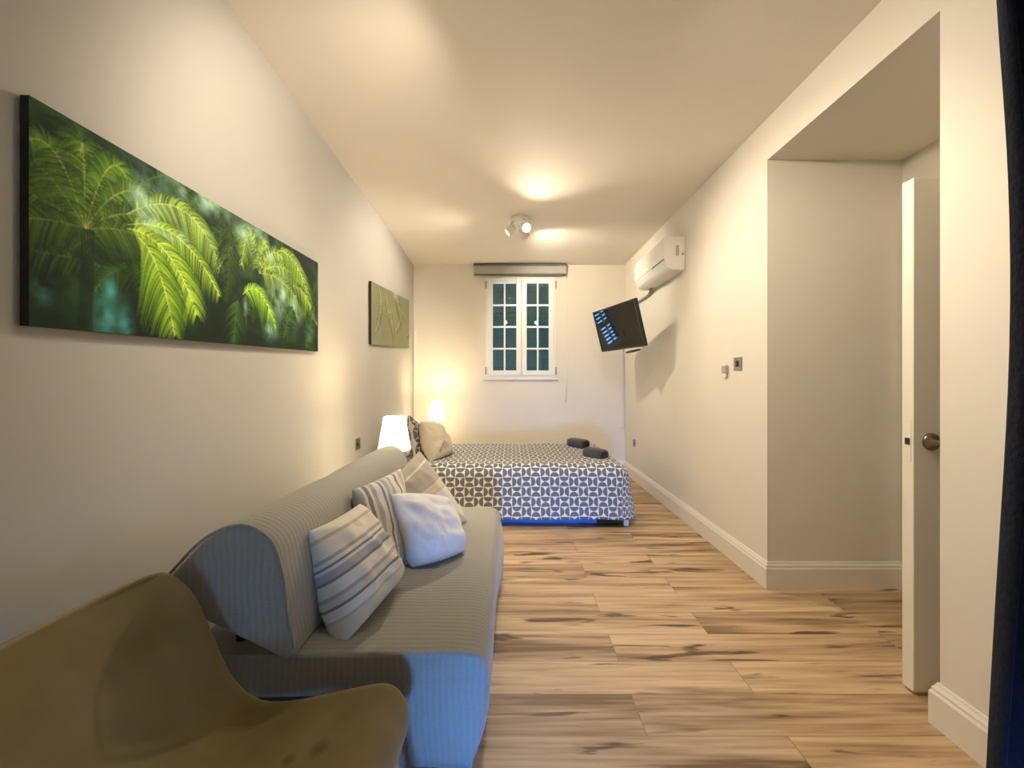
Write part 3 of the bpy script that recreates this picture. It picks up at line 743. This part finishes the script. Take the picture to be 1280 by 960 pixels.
# ------------------------------------------------------------------ armchair: an armless swooping shell
def armchair():
    t = thing('lounge_chair', 'taupe suede lounge chair with a swooping back in the near left corner', 'chair', (-.55, .66, 0))
    prof = catmull([(-.862, .730), (-.832, .706), (-.790, .655), (-.750, .570), (-.708, .475), (-.655, .415), (-.585, .400), (-.464, .420), (-.350, .444), (-.298, .440), (-.266, .410), (-.254, .36), (-.268, .31)], 6, False)
    n = len(prof); yc, hw = .66, .315; ny = 44
    bm = bmesh.new(); top, bot = [], []
    for i, (x, z) in enumerate(prof):
        s = i/(n-1); a = prof[max(i-1, 0)]; b = prof[min(i+1, n-1)]
        tx, tz = b[0]-a[0], b[1]-a[1]; L = math.hypot(tx, tz); nx, nz = -tz/L, tx/L      # outward = down/back side is -(n)
        if nz < 0 and s < .7: nx, nz = -nx, -nz
        if s < .22:                                              # the top edge of the back is cut level
            f = s/.22; nx, nz = nx*f+.98*(1-f), nz*f+.2*(1-f)
        rt, rb = [], []
        backness = max(0, 1-s/.42)
        # the top corners and front corners are rounded in plan
        half = hw
        if s < .16: half = hw-.03*(1-math.sqrt(max(0, 1-((.16-s)/.16)**2)))
        if s > .84: half = hw-.045*(1-math.sqrt(max(0, 1-((s-.84)/.16)**2)))
        for k in range(ny+1):
            q = -1+2*k/ny; y = yc+half*q
            bow = -.11*backness*(1-q*q)                         # the back is dished
            dip = -.042*backness*(1-q*q)-.022*math.sin(math.pi*min(1, max(0, (s-.35)/.6)))*(1-q*q)
            e = max(0, abs(q)-.93)/.07; rim = -.012*e*e          # rounded rim
            rt.append(bm.verts.new((x+bow+nx*rim, y, z+dip+nz*rim)))
            th = .045+.03*math.sin(math.pi*s)
            rb.append(bm.verts.new((x+bow-nx*(th-.3*th*e), y, z+dip-nz*(th-.3*th*e))))
        top.append(rt); bot.append(rb)
    for A in (top, bot):
        for i in range(n-1):
            for k in range(ny): bm.faces.new((A[i][k], A[i][k+1], A[i+1][k+1], A[i+1][k]))
    for k in range(ny):
        bm.faces.new((top[0][k], top[0][k+1], bot[0][k+1], bot[0][k])); bm.faces.new((top[-1][k], top[-1][k+1], bot[-1][k+1], bot[-1][k]))
    for i in range(n-1):
        for k in (0, ny): bm.faces.new((top[i][k], top[i+1][k], bot[i+1][k], bot[i][k]))
    o = finish('shell', bm, M['suede'], t, True)
    for (x, y, ex, ey) in ((-.30, .90, .045, .03), (-.30, .42, .045, -.03), (-.68, .88, -.05, .03), (-.68, .44, -.05, -.03)):
        bm = bmesh.new(); tube(bm, [(x, y, .355 if x > -.5 else .36), (x+ex*.5, y+ey*.5, .2), (x+ex, y+ey, 0)], [.024, .02, .014], 14); finish('leg', bm, M['wood_leg'], t, True)
    bm = bmesh.new(); box(bm, -.70, -.29, .44, .88, .325, .352, 0, .006); finish('seat_frame', bm, M['wood_leg'], t)
armchair()

# ------------------------------------------------------------------ bed
bed = thing('bed', 'double bed on short white legs standing across the room below the window', 'bed', (-.1, 3.8, 0))
BX0_, BX1_, BY0, BY1, BZ = -1.195, .965, 3.20, 4.36, .50
bm = bmesh.new(); box(bm, BX0_, BX1_-.05, BY0+.02, BY1-.02, .11, .27, 0, .015); finish('bed_base', bm, M['base_fabric'], bed)
bm = bmesh.new(); box(bm, BX0_, BX1_-.03, BY0+.005, BY1-.005, .27, .47, 0, .04, 4); finish('mattress', bm, M['white_cloth'], bed, True)
for x in (BX0_+.10, BX1_-.02):
    for y in (BY0-.02, BY1-.05):
        bm = bmesh.new()
        if x > 0: box(bm, x-.02, x+.02, y, y+.04, 0, .13, 0, .003)
        else: box(bm, x-.02, x+.02, y+.03, y+.07, 0, .12, 0, .003)
        finish('leg', bm, M['white_plastic'], bed)
def duvet():
    R, hem = .11, .075
    X0, X1 = BX0_+.22, BX1_-.085      # start of the round over at the foot
    Y0, Y1 = BY0+.075, BY1-.075
    D = R*math.pi/2+(BZ-R-hem)
    nx, ny = 120, 96
    S = [X0+(X1+D-X0)*i/nx for i in range(nx+1)]; Tt = [Y0-D+(Y1-Y0+2*D)*j/ny for j in range(ny+1)]
    bm = bmesh.new(); uvl = bm.loops.layers.uv.new('UVMap'); V = {}; UV = {}
    for i, s in enumerate(S):
        for j, t in enumerate(Tt):
            dx = max(0, s-X1); dy = (t-Y1) if t > Y1 else (min(0, t-Y0))
            r = math.hypot(dx, dy)
            if r > 0:
                m_ = max(dx, abs(dy)); ux, uy = dx/r, dy/r; r2 = m_
            else: ux = uy = r2 = 0
            bx, by = min(s, X1), min(max(t, Y0), Y1)
            if r2 < R*math.pi/2: a = r2/R; out, z = R*math.sin(a), BZ-R*(1-math.cos(a))
            else:
                q = r2-R*math.pi/2; out, z = R+q*.17, BZ-R-q
            wz = .012*noise.noise(Vector((s*2.2, t*2.2, 3)))+.005*noise.noise(Vector((s*6, t*6, 7)))
            f = min(1, r2/.4)
            out += .016*f*noise.noise(Vector((s*4.5*(1 if abs(dy) > 0 else .2), t*4.5*(1 if dx > 0 else .2), 2)))
            V[i, j] = bm.verts.new((bx+ux*out, by+uy*out, z+wz*(1-f*.6)+(.010*noise.noise(Vector((s*3, t*3, 9))) if f == 1 else 0)))
            UV[i, j] = (s, t)
    for i in range(nx):
        for j in range(ny):
            k = [(i, j), (i+1, j), (i+1, j+1), (i, j+1)]
            f = bm.faces.new([V[q] for q in k])
            for lp, q in zip(f.loops, k): lp[uvl].uv = UV[q]
    o = finish('duvet', bm, M['duvet'], None, True)
    so = o.modifiers.new('s', 'SOLIDIFY'); so.thickness = .012; so.offset = -1
    tag(o, 'grey and white geometric patterned duvet spread over the bed', 'duvet')
duvet()
bx_ = thing('underbed_panel', 'low panel under the bed with blue daylight painted into its colour', 'box', (.1, 3.5, 0))  # underbed panel, its blue stands for the daylight on it
bm = bmesh.new(); box(bm, -.60, .715, 3.24, 3.62, .0, .085, 0, .01); finish('panel_body', bm, M['panel_daylight'], bx_)
bm = bmesh.new(); box(bm, -.61, .722, 3.235, 3.63, .085, .098, 0, .005); finish('panel_top', bm, M['panel_daylight'], bx_)
PG = 'pillows on the bed'
cushion('bed_pillow', 'grey patterned pillow standing upright behind the cream pillow', 'pillow',
        [P(511, 519, 3.36), P(524, 533, 3.90), P(542, 572, 3.92), P(519, 583, 3.38)], .15, M['pillow_print'], PG, seed=3, uvs='metric')
cushion('bed_pillow', 'cream pillow resting against the upright patterned pillow on the bed', 'pillow',
        [P(526, 527, 3.42), P(549, 531, 3.80), P(564, 567, 3.74), P(539, 577, 3.36)], .2, M['cream_cloth'], PG, seed=6, wr=.018, ears=-.02)
cushion('bed_pillow', 'dark patterned pillow lying at the head of the bed by the near lamp', 'pillow',
        [(-1.215, 3.95, .60), (-.99, 3.92, .60), (-.97, 3.32, .57), (-1.20, 3.34, .58)], .14, M['pillow_print'], PG, seed=16, uvs='metric')

# rolled towels
def towel(label, c, rot, r, L):
    t = thing('rolled_towel', label, 'towel', c, 'rolled towels on the bed', (0, 0, rot))
    bm = bmesh.new(); seg = 28; rings = []
    prof = [(-L/2, .80), (-L/2+.012, .95), (-L/2+.03, 1.0), (0, 1.02), (L/2-.03, 1.0), (L/2-.012, .95), (L/2, .80)]
    for (y, s) in prof:
        rings.append([bm.verts.new((r*s*1.15*math.cos(2*math.pi*k/seg), y, r*.85+r*s*.85*math.sin(2*math.pi*k/seg)+.004*math.sin(3*2*math.pi*k/seg))) for k in range(seg)])
    for a, b in zip(rings, rings[1:]):
        for k in range(seg): bm.faces.new((a[k], a[(k+1) % seg], b[(k+1) % seg], b[k]))
    bm.faces.new(rings[0]); bm.faces.new(rings[-1])
    o = finish('towel_roll', bm, M['towel'], None, True); o.parent = t
    for s in (-1, 1):
        bm = bmesh.new(); pts = []
        for k in range(90):
            a = k*.22; q = r*(.10+.72*k/90)
            pts.append((q*1.1*math.cos(a), s*(L/2+.001), r*.85+q*.82*math.sin(a)))
        tube(bm, pts, .0045, 6); o = finish('spiral_edge', bm, M['towel_end'], None, True); o.parent = t
towel('charcoal rolled towel on the bed, the nearer of two by the foot', P(744, 574, 3.55), math.radians(38), .062, .21)
towel('charcoal rolled towel on the bed, the farther of two, towards the window', P(722.5, 559.5, 4.06), math.radians(40), .058, .22)

# ------------------------------------------------------------------ nightstands and lamps
def nightstand(label, x0, x1, y0, y1, h):
    t = thing('nightstand', label, 'nightstand', ((x0+x1)/2, (y0+y1)/2, 0), 'nightstands by the bed')
    bm = bmesh.new(); box(bm, x0, x1, y0, y1, h-.025, h, 0, .004); finish('table_top', bm, M['night'], t)
    bm = bmesh.new(); box(bm, x0+.02, x1-.02, y0+.02, y1-.02, h-.17, h-.025); finish('drawer_box', bm, M['night'], t)
    bm = bmesh.new(); box(bm, x1-.02, x1-.006, y0+.03, y1-.03, h-.16, h-.04, 0, .003); d = finish('drawer', bm, M['night'], t)
    bm = bmesh.new(); lathe(bm, [(.004, 0), (.006, .012), (.012, .018), (.010, .026), (.002, .028)], (x1-.006, (y0+y1)/2, h-.10), 'X', 16); finish('knob', bm, M['steel'], d, True)
    for x in (x0+.03, x1-.03):
        for y in (y0+.03, y1-.03):
            bm = bmesh.new(); box(bm, x-.016, x+.016, y-.016, y+.016, 0, h-.025, 0, .003); finish('leg', bm, M['night'], t)
nightstand('white nightstand between the sofa and the bed', -1.14, -.76, 2.44, 2.86, .45)
nightstand('white nightstand between the bed and the window wall', -1.22, -.80, 4.50, 4.92, .45)
def lamp(label, x, y, zb, h0, h1, rt, rb):
    t = thing('table_lamp', label, 'lamp', (x, y, zb), 'bedside table lamps')
    bm = bmesh.new(); lathe(bm, [(.002, 0), (.065, 0), (.065, .008), (.055, .016), (.012, .024), (.002, .024)], (x, y, zb), 'Z', 32); finish('base', bm, M['chrome'], t, True)
    bm = bmesh.new(); tube(bm, [(x, y, zb+.02), (x, y, h0+.08)], .006, 12); finish('stem', bm, M['chrome'], t, True)
    bm = bmesh.new(); lathe(bm, [(rb, h0), (rt+(rb-rt)*.12, h1-.012), (rt, h1)], (x, y, 0), 'Z', 48, cap=False)
    o = finish('lamp_shade', bm, M['shade'], t, True); so = o.modifiers.new('s', 'SOLIDIFY'); so.thickness = .0015
    bm = bmesh.new(); bmesh.ops.create_uvsphere(bm, u_segments=16, v_segments=10, radius=.026)
    bmesh.ops.translate(bm, verts=bm.verts, vec=(x, y, h0+.11)); finish('bulb', bm, M['bulb'], t, True)
    ld = bpy.data.lights.new('lamp_light', 'POINT'); ld.energy = 8.0; ld.color = (1, .76, .46); ld.shadow_soft_size = .04
    lo = bpy.data.objects.new('lamp_light', ld); COL.objects.link(lo); lo.location = (x, y, h0+.165)
lamp('lit white table lamp at the far end of the sofa, nearer of two', -.782, 2.56, .45, .744, .962, .066, .105)
lamp('lit white table lamp in the far corner beside the window wall', -.918, 4.70, .45, .728, .946, .066, .100)

# ------------------------------------------------------------------ television on its arm
tvc = Vector((1.064, 3.91, 1.739)); a_, b_ = -1.272, .262
Rm = Matrix.Rotation(a_, 4, 'Z') @ Matrix.Rotation(b_, 4, 'X')
tv = thing('television', 'black flat television tilted down on a wall arm in the far right corner', 'television', tvc)
tv.rotation_euler = Rm.to_euler()
def local(name, fn, m, parent, smooth=False):
    bm = bmesh.new(); fn(bm); o = finish(name, bm, m, None, smooth); o.parent = parent; return o
local('housing', lambda bm: box(bm, -.385, .385, .002, .034, -.226, .226, 0, .006), M['dark_plastic'], tv)
local('bezel', lambda bm: frame(bm, -.385, .385, -.226, .226, -.006, .004, .014, .002), M['dark_plastic'], tv)
local('screen', lambda bm: box(bm, -.372, .372, -.001, .003, -.213, .213), M['tv_screen'], tv)
local('back_bulge', lambda bm: box(bm, -.22, .22, .032, .07, -.19, .06, 0, .02, 3), M['dark_plastic'], tv)
local('stand_foot', lambda bm: lathe(bm, [(.002, -.040), (.07, -.036), (.075, -.028), (.07, -.022), (.002, -.018)], (.14, .03, -.232), 'Z', 24), M['dark_plastic'], tv, True)
arm = thing('tv_bracket', 'black swivel wall bracket holding the television', 'bracket', (XR, 4.55, 1.72))
bm = bmesh.new(); box(bm, XR-.014, XR, 4.49, 4.61, 1.61, 1.83, 0, .004); finish('wall_plate', bm, M['dark_plastic'], arm)
mount = Rm.to_3x3() @ Vector((0, .075, 0))+tvc
bm = bmesh.new(); tube(bm, [(XR-.012, 4.55, 1.72), (XR-.06, 4.50, 1.72), (XR-.17, 4.26, 1.72), (XR-.18, 4.22, 1.72), mount+Vector((.04, .03, 0)), mount], .017, 10); finish('arm', bm, M['dark_plastic'], arm, True)
# cable trunking down the corner
tr = thing('cable_trunking', 'slim white cable trunking running down the far right corner below television', 'trunking', (1.44, YF, .6))
bm = bmesh.new(); box(bm, 1.432, 1.460, YF-.018, YF, .615, 1.72, 0, .003); finish('trunk_cover', bm, M['trim'], tr)
bm = bmesh.new(); box(bm, 1.424, 1.467, YF-.024, YF, .585, .615, 0, .004); finish('end_cap', bm, M['trim'], tr)

# ------------------------------------------------------------------ air conditioner
ac = thing('air_conditioner', 'white split air conditioner unit high on the right wall', 'air conditioner', (XR, 3.7, 2.16))
ay0, ay1, azb, azt = 3.29, 4.08, 2.155, 2.435
sec = [(XR-.002, azt), (XR-.165, azt), (XR-.176, azt-.004), (XR-.180, azt-.014), (XR-.182, azt-.12), (XR-.180, azt-.190), (XR-.174, azt-.204), (XR-.150, azt-.250), (XR-.140, azt-.264), (XR-.122, azb+.004), (XR-.10, azb), (XR-.002, azb)]
bm = bmesh.new(); a, b, f0, f1 = extrude_poly(bm, sec, ay0, ay1)
bmesh.ops.bevel(bm, geom=list(f0.edges)+list(f1.edges), offset=.006, segments=2, affect='EDGES')
finish('casing', bm, M['white_plastic'], ac)
bm = bmesh.new(); extrude_poly(bm, [(XR-.179, azt-.012), (XR-.186, azt-.016), (XR-.189, azt-.12), (XR-.186, azt-.186), (XR-.176, azt-.186), (XR-.178, azt-.12)], ay0+.008, ay1-.008)
finish('front_panel', bm, M['white_plastic'], ac)
bm = bmesh.new(); extrude_poly(bm, [(XR-.181, azt-.190), (XR-.176, azt-.190), (XR-.172, azt-.196), (XR-.178, azt-.196)], ay0+.01, ay0+.30); finish('panel_gap', bm, M['dark_plastic'], ac)
bm = bmesh.new(); extrude_poly(bm, [(XR-.176, azt-.208), (XR-.152, azt-.254), (XR-.148, azt-.248), (XR-.170, azt-.200)], ay0+.06, ay1-.06); finish('air_flap', bm, M['white_plastic'], ac)
bm = bmesh.new(); box(bm, XR-.084, XR-.056, ay0-.003, ay0+.004, 2.27, 2.36, 0, .002); finish('side_vent', bm, mat('vent_beige', (.45, .40, .31), .6), ac)
bm = bmesh.new(); lathe(bm, [(.001, -.004), (.010, -.004), (.011, .004), (.001, .004)], (XR-.026, ay0, 2.285), 'Y', 14); finish('cable_hole', bm, M['grey_plastic'], ac)
bm = bmesh.new(); tube(bm, [(XR-.05, 3.96, azb+.0), (XR-.03, 4.06, azb-.025), (XR-.018, 4.14, azb-.032), (XR-.016, 4.6, azb-.045), (XR-.016, YF-.002, azb-.055)], .014, 10)
tag(finish('pipe_cover', bm, M['grey_plastic'], None, True), 'grey pipe running from under the air conditioner to the corner', 'pipe')

# ------------------------------------------------------------------ small wall fittings
def plate(name, label, wall, y, z, w=.086, h=.086, kind='switch', m=None, group=None):
    """metal plate on the right (1) or left (-1) wall"""
    x = XR if wall > 0 else XL(y); s = -1 if wall > 0 else 1
    t = thing(name, label, kind, (x, y, z), group)
    def bx(n_, d0, d1, y0, y1, z0, z1, mm, bev=.001):
        bm = bmesh.new(); box(bm, min(x+s*d0, x+s*d1), max(x+s*d0, x+s*d1), y+y0, y+y1, z+z0, z+z1, 0, bev); return finish(n_, bm, mm, t)
    bx('face_plate', -.004, .007, -w/2, w/2, -h/2, h/2, m or M['steel'], .002)
    if kind == 'switch':
        bx('rocker', .006, .012, -.012, .012, -.019, .019, M['dark_plastic'])
    else:
        for (yy, zz) in ((0, .014), (-.012, -.008), (.012, -.008)): bx('socket_hole', .0065, .0078, yy-.004, yy+.004, zz-.005, zz+.005, M['black'], 0)
        bx('switch_rocker', .006, .011, -.03, -.018, -.012, .012, M['dark_plastic'])
plate('light_switch', 'brushed metal light switch on the right wall beside the recess', 1, 2.523, 1.311)
plate('wall_socket', 'small metal socket low on the right wall near the bed foot', 1, 4.66, .447, kind='socket')
plate('wall_socket', 'metal socket on the grey wall behind the sofa back, near the lamp', -1, 3.02, .705, kind='socket')
t = thing('remote_holder', 'small pale remote control in its holder beside the metal light switch', 'remote holder', (XR, 2.665, 1.28))
bm = bmesh.new(); box(bm, XR-.022, XR+.003, 2.638, 2.690, 1.255, 1.305, 0, .004); finish('holder', bm, mat('holder_beige', (.42, .38, .31), .5), t)
bm = bmesh.new(); box(bm, XR-.017, XR-.004, 2.645, 2.683, 1.225, 1.318, 0, .004); finish('remote', bm, M['white_plastic'], t)

# ------------------------------------------------------------------ ceiling spotlights
def spot_fixture(label, c, heads, energies, bar=0.0):
    t = thing('ceiling_spotlight', label, 'ceiling light', (c[0], c[1], ZC), 'ceiling spotlights')
    bm = bmesh.new()
    if bar: box(bm, c[0]-bar, c[0]+bar, c[1]-.03, c[1]+.03, ZC-.025, ZC, 0, .006)
    else: lathe(bm, [(.002, -.028), (.07, -.026), (.085, -.02), (.088, 0), (.002, 0)], (c[0], c[1], ZC), 'Z', 36)
    finish('ceiling_plate', bm, M['white_plastic'], t, True)
    for (ox, oy, d), e in zip(heads, energies):
        d = Vector(d).normalized(); p = Vector((c[0]+ox, c[1]+oy, ZC-(.15 if bar else .105)))
        bm = bmesh.new(); tube(bm, [(c[0]+ox*(1 if bar else .6), c[1]+oy*.6, ZC-.02), (p.x, p.y, ZC-.05), p-d*.02], .007, 8); ar = finish('spot_arm', bm, M['white_plastic'], t, True)
        q = Vector((0, 0, 1)).rotation_difference(d).to_matrix()
        bm = bmesh.new(); lathe(bm, [(.004, -.045), (.022, -.043), (.030, -.02), (.044, .045), (.041, .045), (.027, -.018), (.004, -.03)], (0, 0, 0), 'Z', 28)
        bmesh.ops.transform(bm, matrix=Matrix.Translation(p) @ q.to_4x4(), verts=bm.verts); cup = finish('spot_cup', bm, M['white_plastic'], t, True)
        bm = bmesh.new(); bmesh.ops.create_uvsphere(bm, u_segments=16, v_segments=10, radius=.024)
        bmesh.ops.translate(bm, verts=bm.verts, vec=p+d*.022); finish('bulb', bm, M['bulb'], cup, True)
        ld = bpy.data.lights.new('spot_beam', 'SPOT'); ld.energy, size = e if isinstance(e, tuple) else (e, 145 if bar else 128); ld.color = (1, .85, .66); ld.spot_size = math.radians(size); ld.spot_blend = .7; ld.shadow_soft_size = .03
        lo = bpy.data.objects.new('spot_beam', ld); COL.objects.link(lo); lo.location = p+d*.055
        lo.rotation_euler = d.to_track_quat('-Z', 'Y').to_euler()
spot_fixture('white three lamp ceiling spotlight over the bed', (.075, 3.62),
             [(.05, -.07, (.25, -1, -.7)), (-.085, .0, (-1, .05, -.8)), (.03, .085, (.7, .8, -.6))], (36, 26, 26))
spot_fixture('white bar ceiling spotlight over the near end of the room', (.20, 1.24),
             [(-.32, .0, (-1, 1.05, -.9)), (.32, .0, (1, .8, -1.2)), (.0, -.02, (.78, .8, -1.15))], ((25, 124), 7, (34, 108)), .40)

# ------------------------------------------------------------------ dark navy curtain beside the viewer
def curtain():
    t = thing('curtain', 'dark navy curtain at the right edge, gathered in the middle', 'curtain', (.95, .56, 0))
    bm = bmesh.new(); rows = []
    n, mz = 90, 40; z0, z1 = .02, 2.62
    for j in range(mz+1):
        z = z0+(z1-z0)*j/mz
        edge = .711+.042*math.exp(-((z-1.28)/.50)**2)-.010*max(0, (.9-z))
        rt = 1.34-.26*math.exp(-((z-1.30)/.40)**2)
        row = []
        for i in range(n+1):
            s = i/n
            row.append(bm.verts.new((edge+(rt-edge)*s, .56+.032*math.sin(s*2*math.pi*7.5)+.012*noise.noise(Vector((s*6, z*1.2, 4))), z)))
        rows.append(row)
    for a, b in zip(rows, rows[1:]):
        for i in range(n): bm.faces.new((a[i], a[i+1], b[i+1], b[i]))
    o = finish('curtain_cloth', bm, M['navy'], t, True); so = o.modifiers.new('s', 'SOLIDIFY'); so.thickness = .004
    bm = bmesh.new(); tube(bm, [(.56, .56, 2.64), (XR, .56, 2.64)], .012, 12); finish('curtain_rod', bm, M['steel'], t, True)
    bm = bmesh.new(); ring = [(.915+.235*math.cos(a), .56+.055*math.sin(a), 1.30+.02*math.cos(a)) for a in [2*math.pi*k/40 for k in range(41)]]
    ring = [(min(max(x, .80), 1.075), y, z) for x, y, z in ring]
    tube(bm, ring, .010, 8); finish('tieback', bm, M['navy'], t, True)
curtain()

# ------------------------------------------------------------------ daylight, camera, view
w = bpy.data.worlds.new('daylight'); scene.world = w; w.use_nodes = True
bg = w.node_tree.nodes['Background']; bg.inputs[1].default_value = 14.0
tcw = w.node_tree.nodes.new('ShaderNodeTexCoord'); sxw = w.node_tree.nodes.new('ShaderNodeSeparateXYZ'); rw = w.node_tree.nodes.new('ShaderNodeValToRGB')
w.node_tree.links.new(tcw.outputs['Generated'], sxw.inputs[0]); w.node_tree.links.new(sxw.outputs['Z'], rw.inputs['Fac']); w.node_tree.links.new(rw.outputs[0], bg.inputs[0])
# sky down to the horizon, darker ground far below it (Z of the view direction; the ramp clamps below 0)
mrw = w.node_tree.nodes.new('ShaderNodeMapRange'); mrw.inputs[1].default_value = -1; mrw.inputs[2].default_value = 1
w.node_tree.links.new(sxw.outputs['Z'], mrw.inputs[0]); w.node_tree.links.new(mrw.outputs[0], rw.inputs['Fac'])
rw.color_ramp.elements[0].position = .35; rw.color_ramp.elements[0].color = (.02, .025, .025, 1)
rw.color_ramp.elements[1].position = .41; rw.color_ramp.elements[1].color = (.24, .52, 1.0, 1)
pl = bpy.data.lights.new('window_daylight', 'AREA'); pl.shape = 'RECTANGLE'; pl.size = OX1-OX0-.1; pl.size_y = OZ1-OZ0-.1
pl.energy = 2.9; pl.color = (.10, .33, 1.0); pl.spread = math.radians(40)      # sky light falling in through the low window
po = bpy.data.objects.new('window_daylight', pl); COL.objects.link(po)
po.location = ((OX0+OX1)/2, YB-.05, (OZ0+OZ1)/2); po.rotation_euler = (math.radians(84), 0, math.radians(-4))

cam = bpy.data.cameras.new('camera'); co = bpy.data.objects.new('camera', cam); COL.objects.link(co)
cam.sensor_width = 36; cam.lens = F/1280*36; cam.shift_y = -(480-CY)/1280; cam.clip_start = .02
co.location = (0, 0, CAMH); co.rotation_euler = (math.radians(90), 0, 0)
scene.camera = co
vs = scene.view_settings
vs.view_transform = 'Standard'; vs.look = 'None'; vs.gamma = 1; vs.use_curve_mapping = False; vs.exposure = 1.42
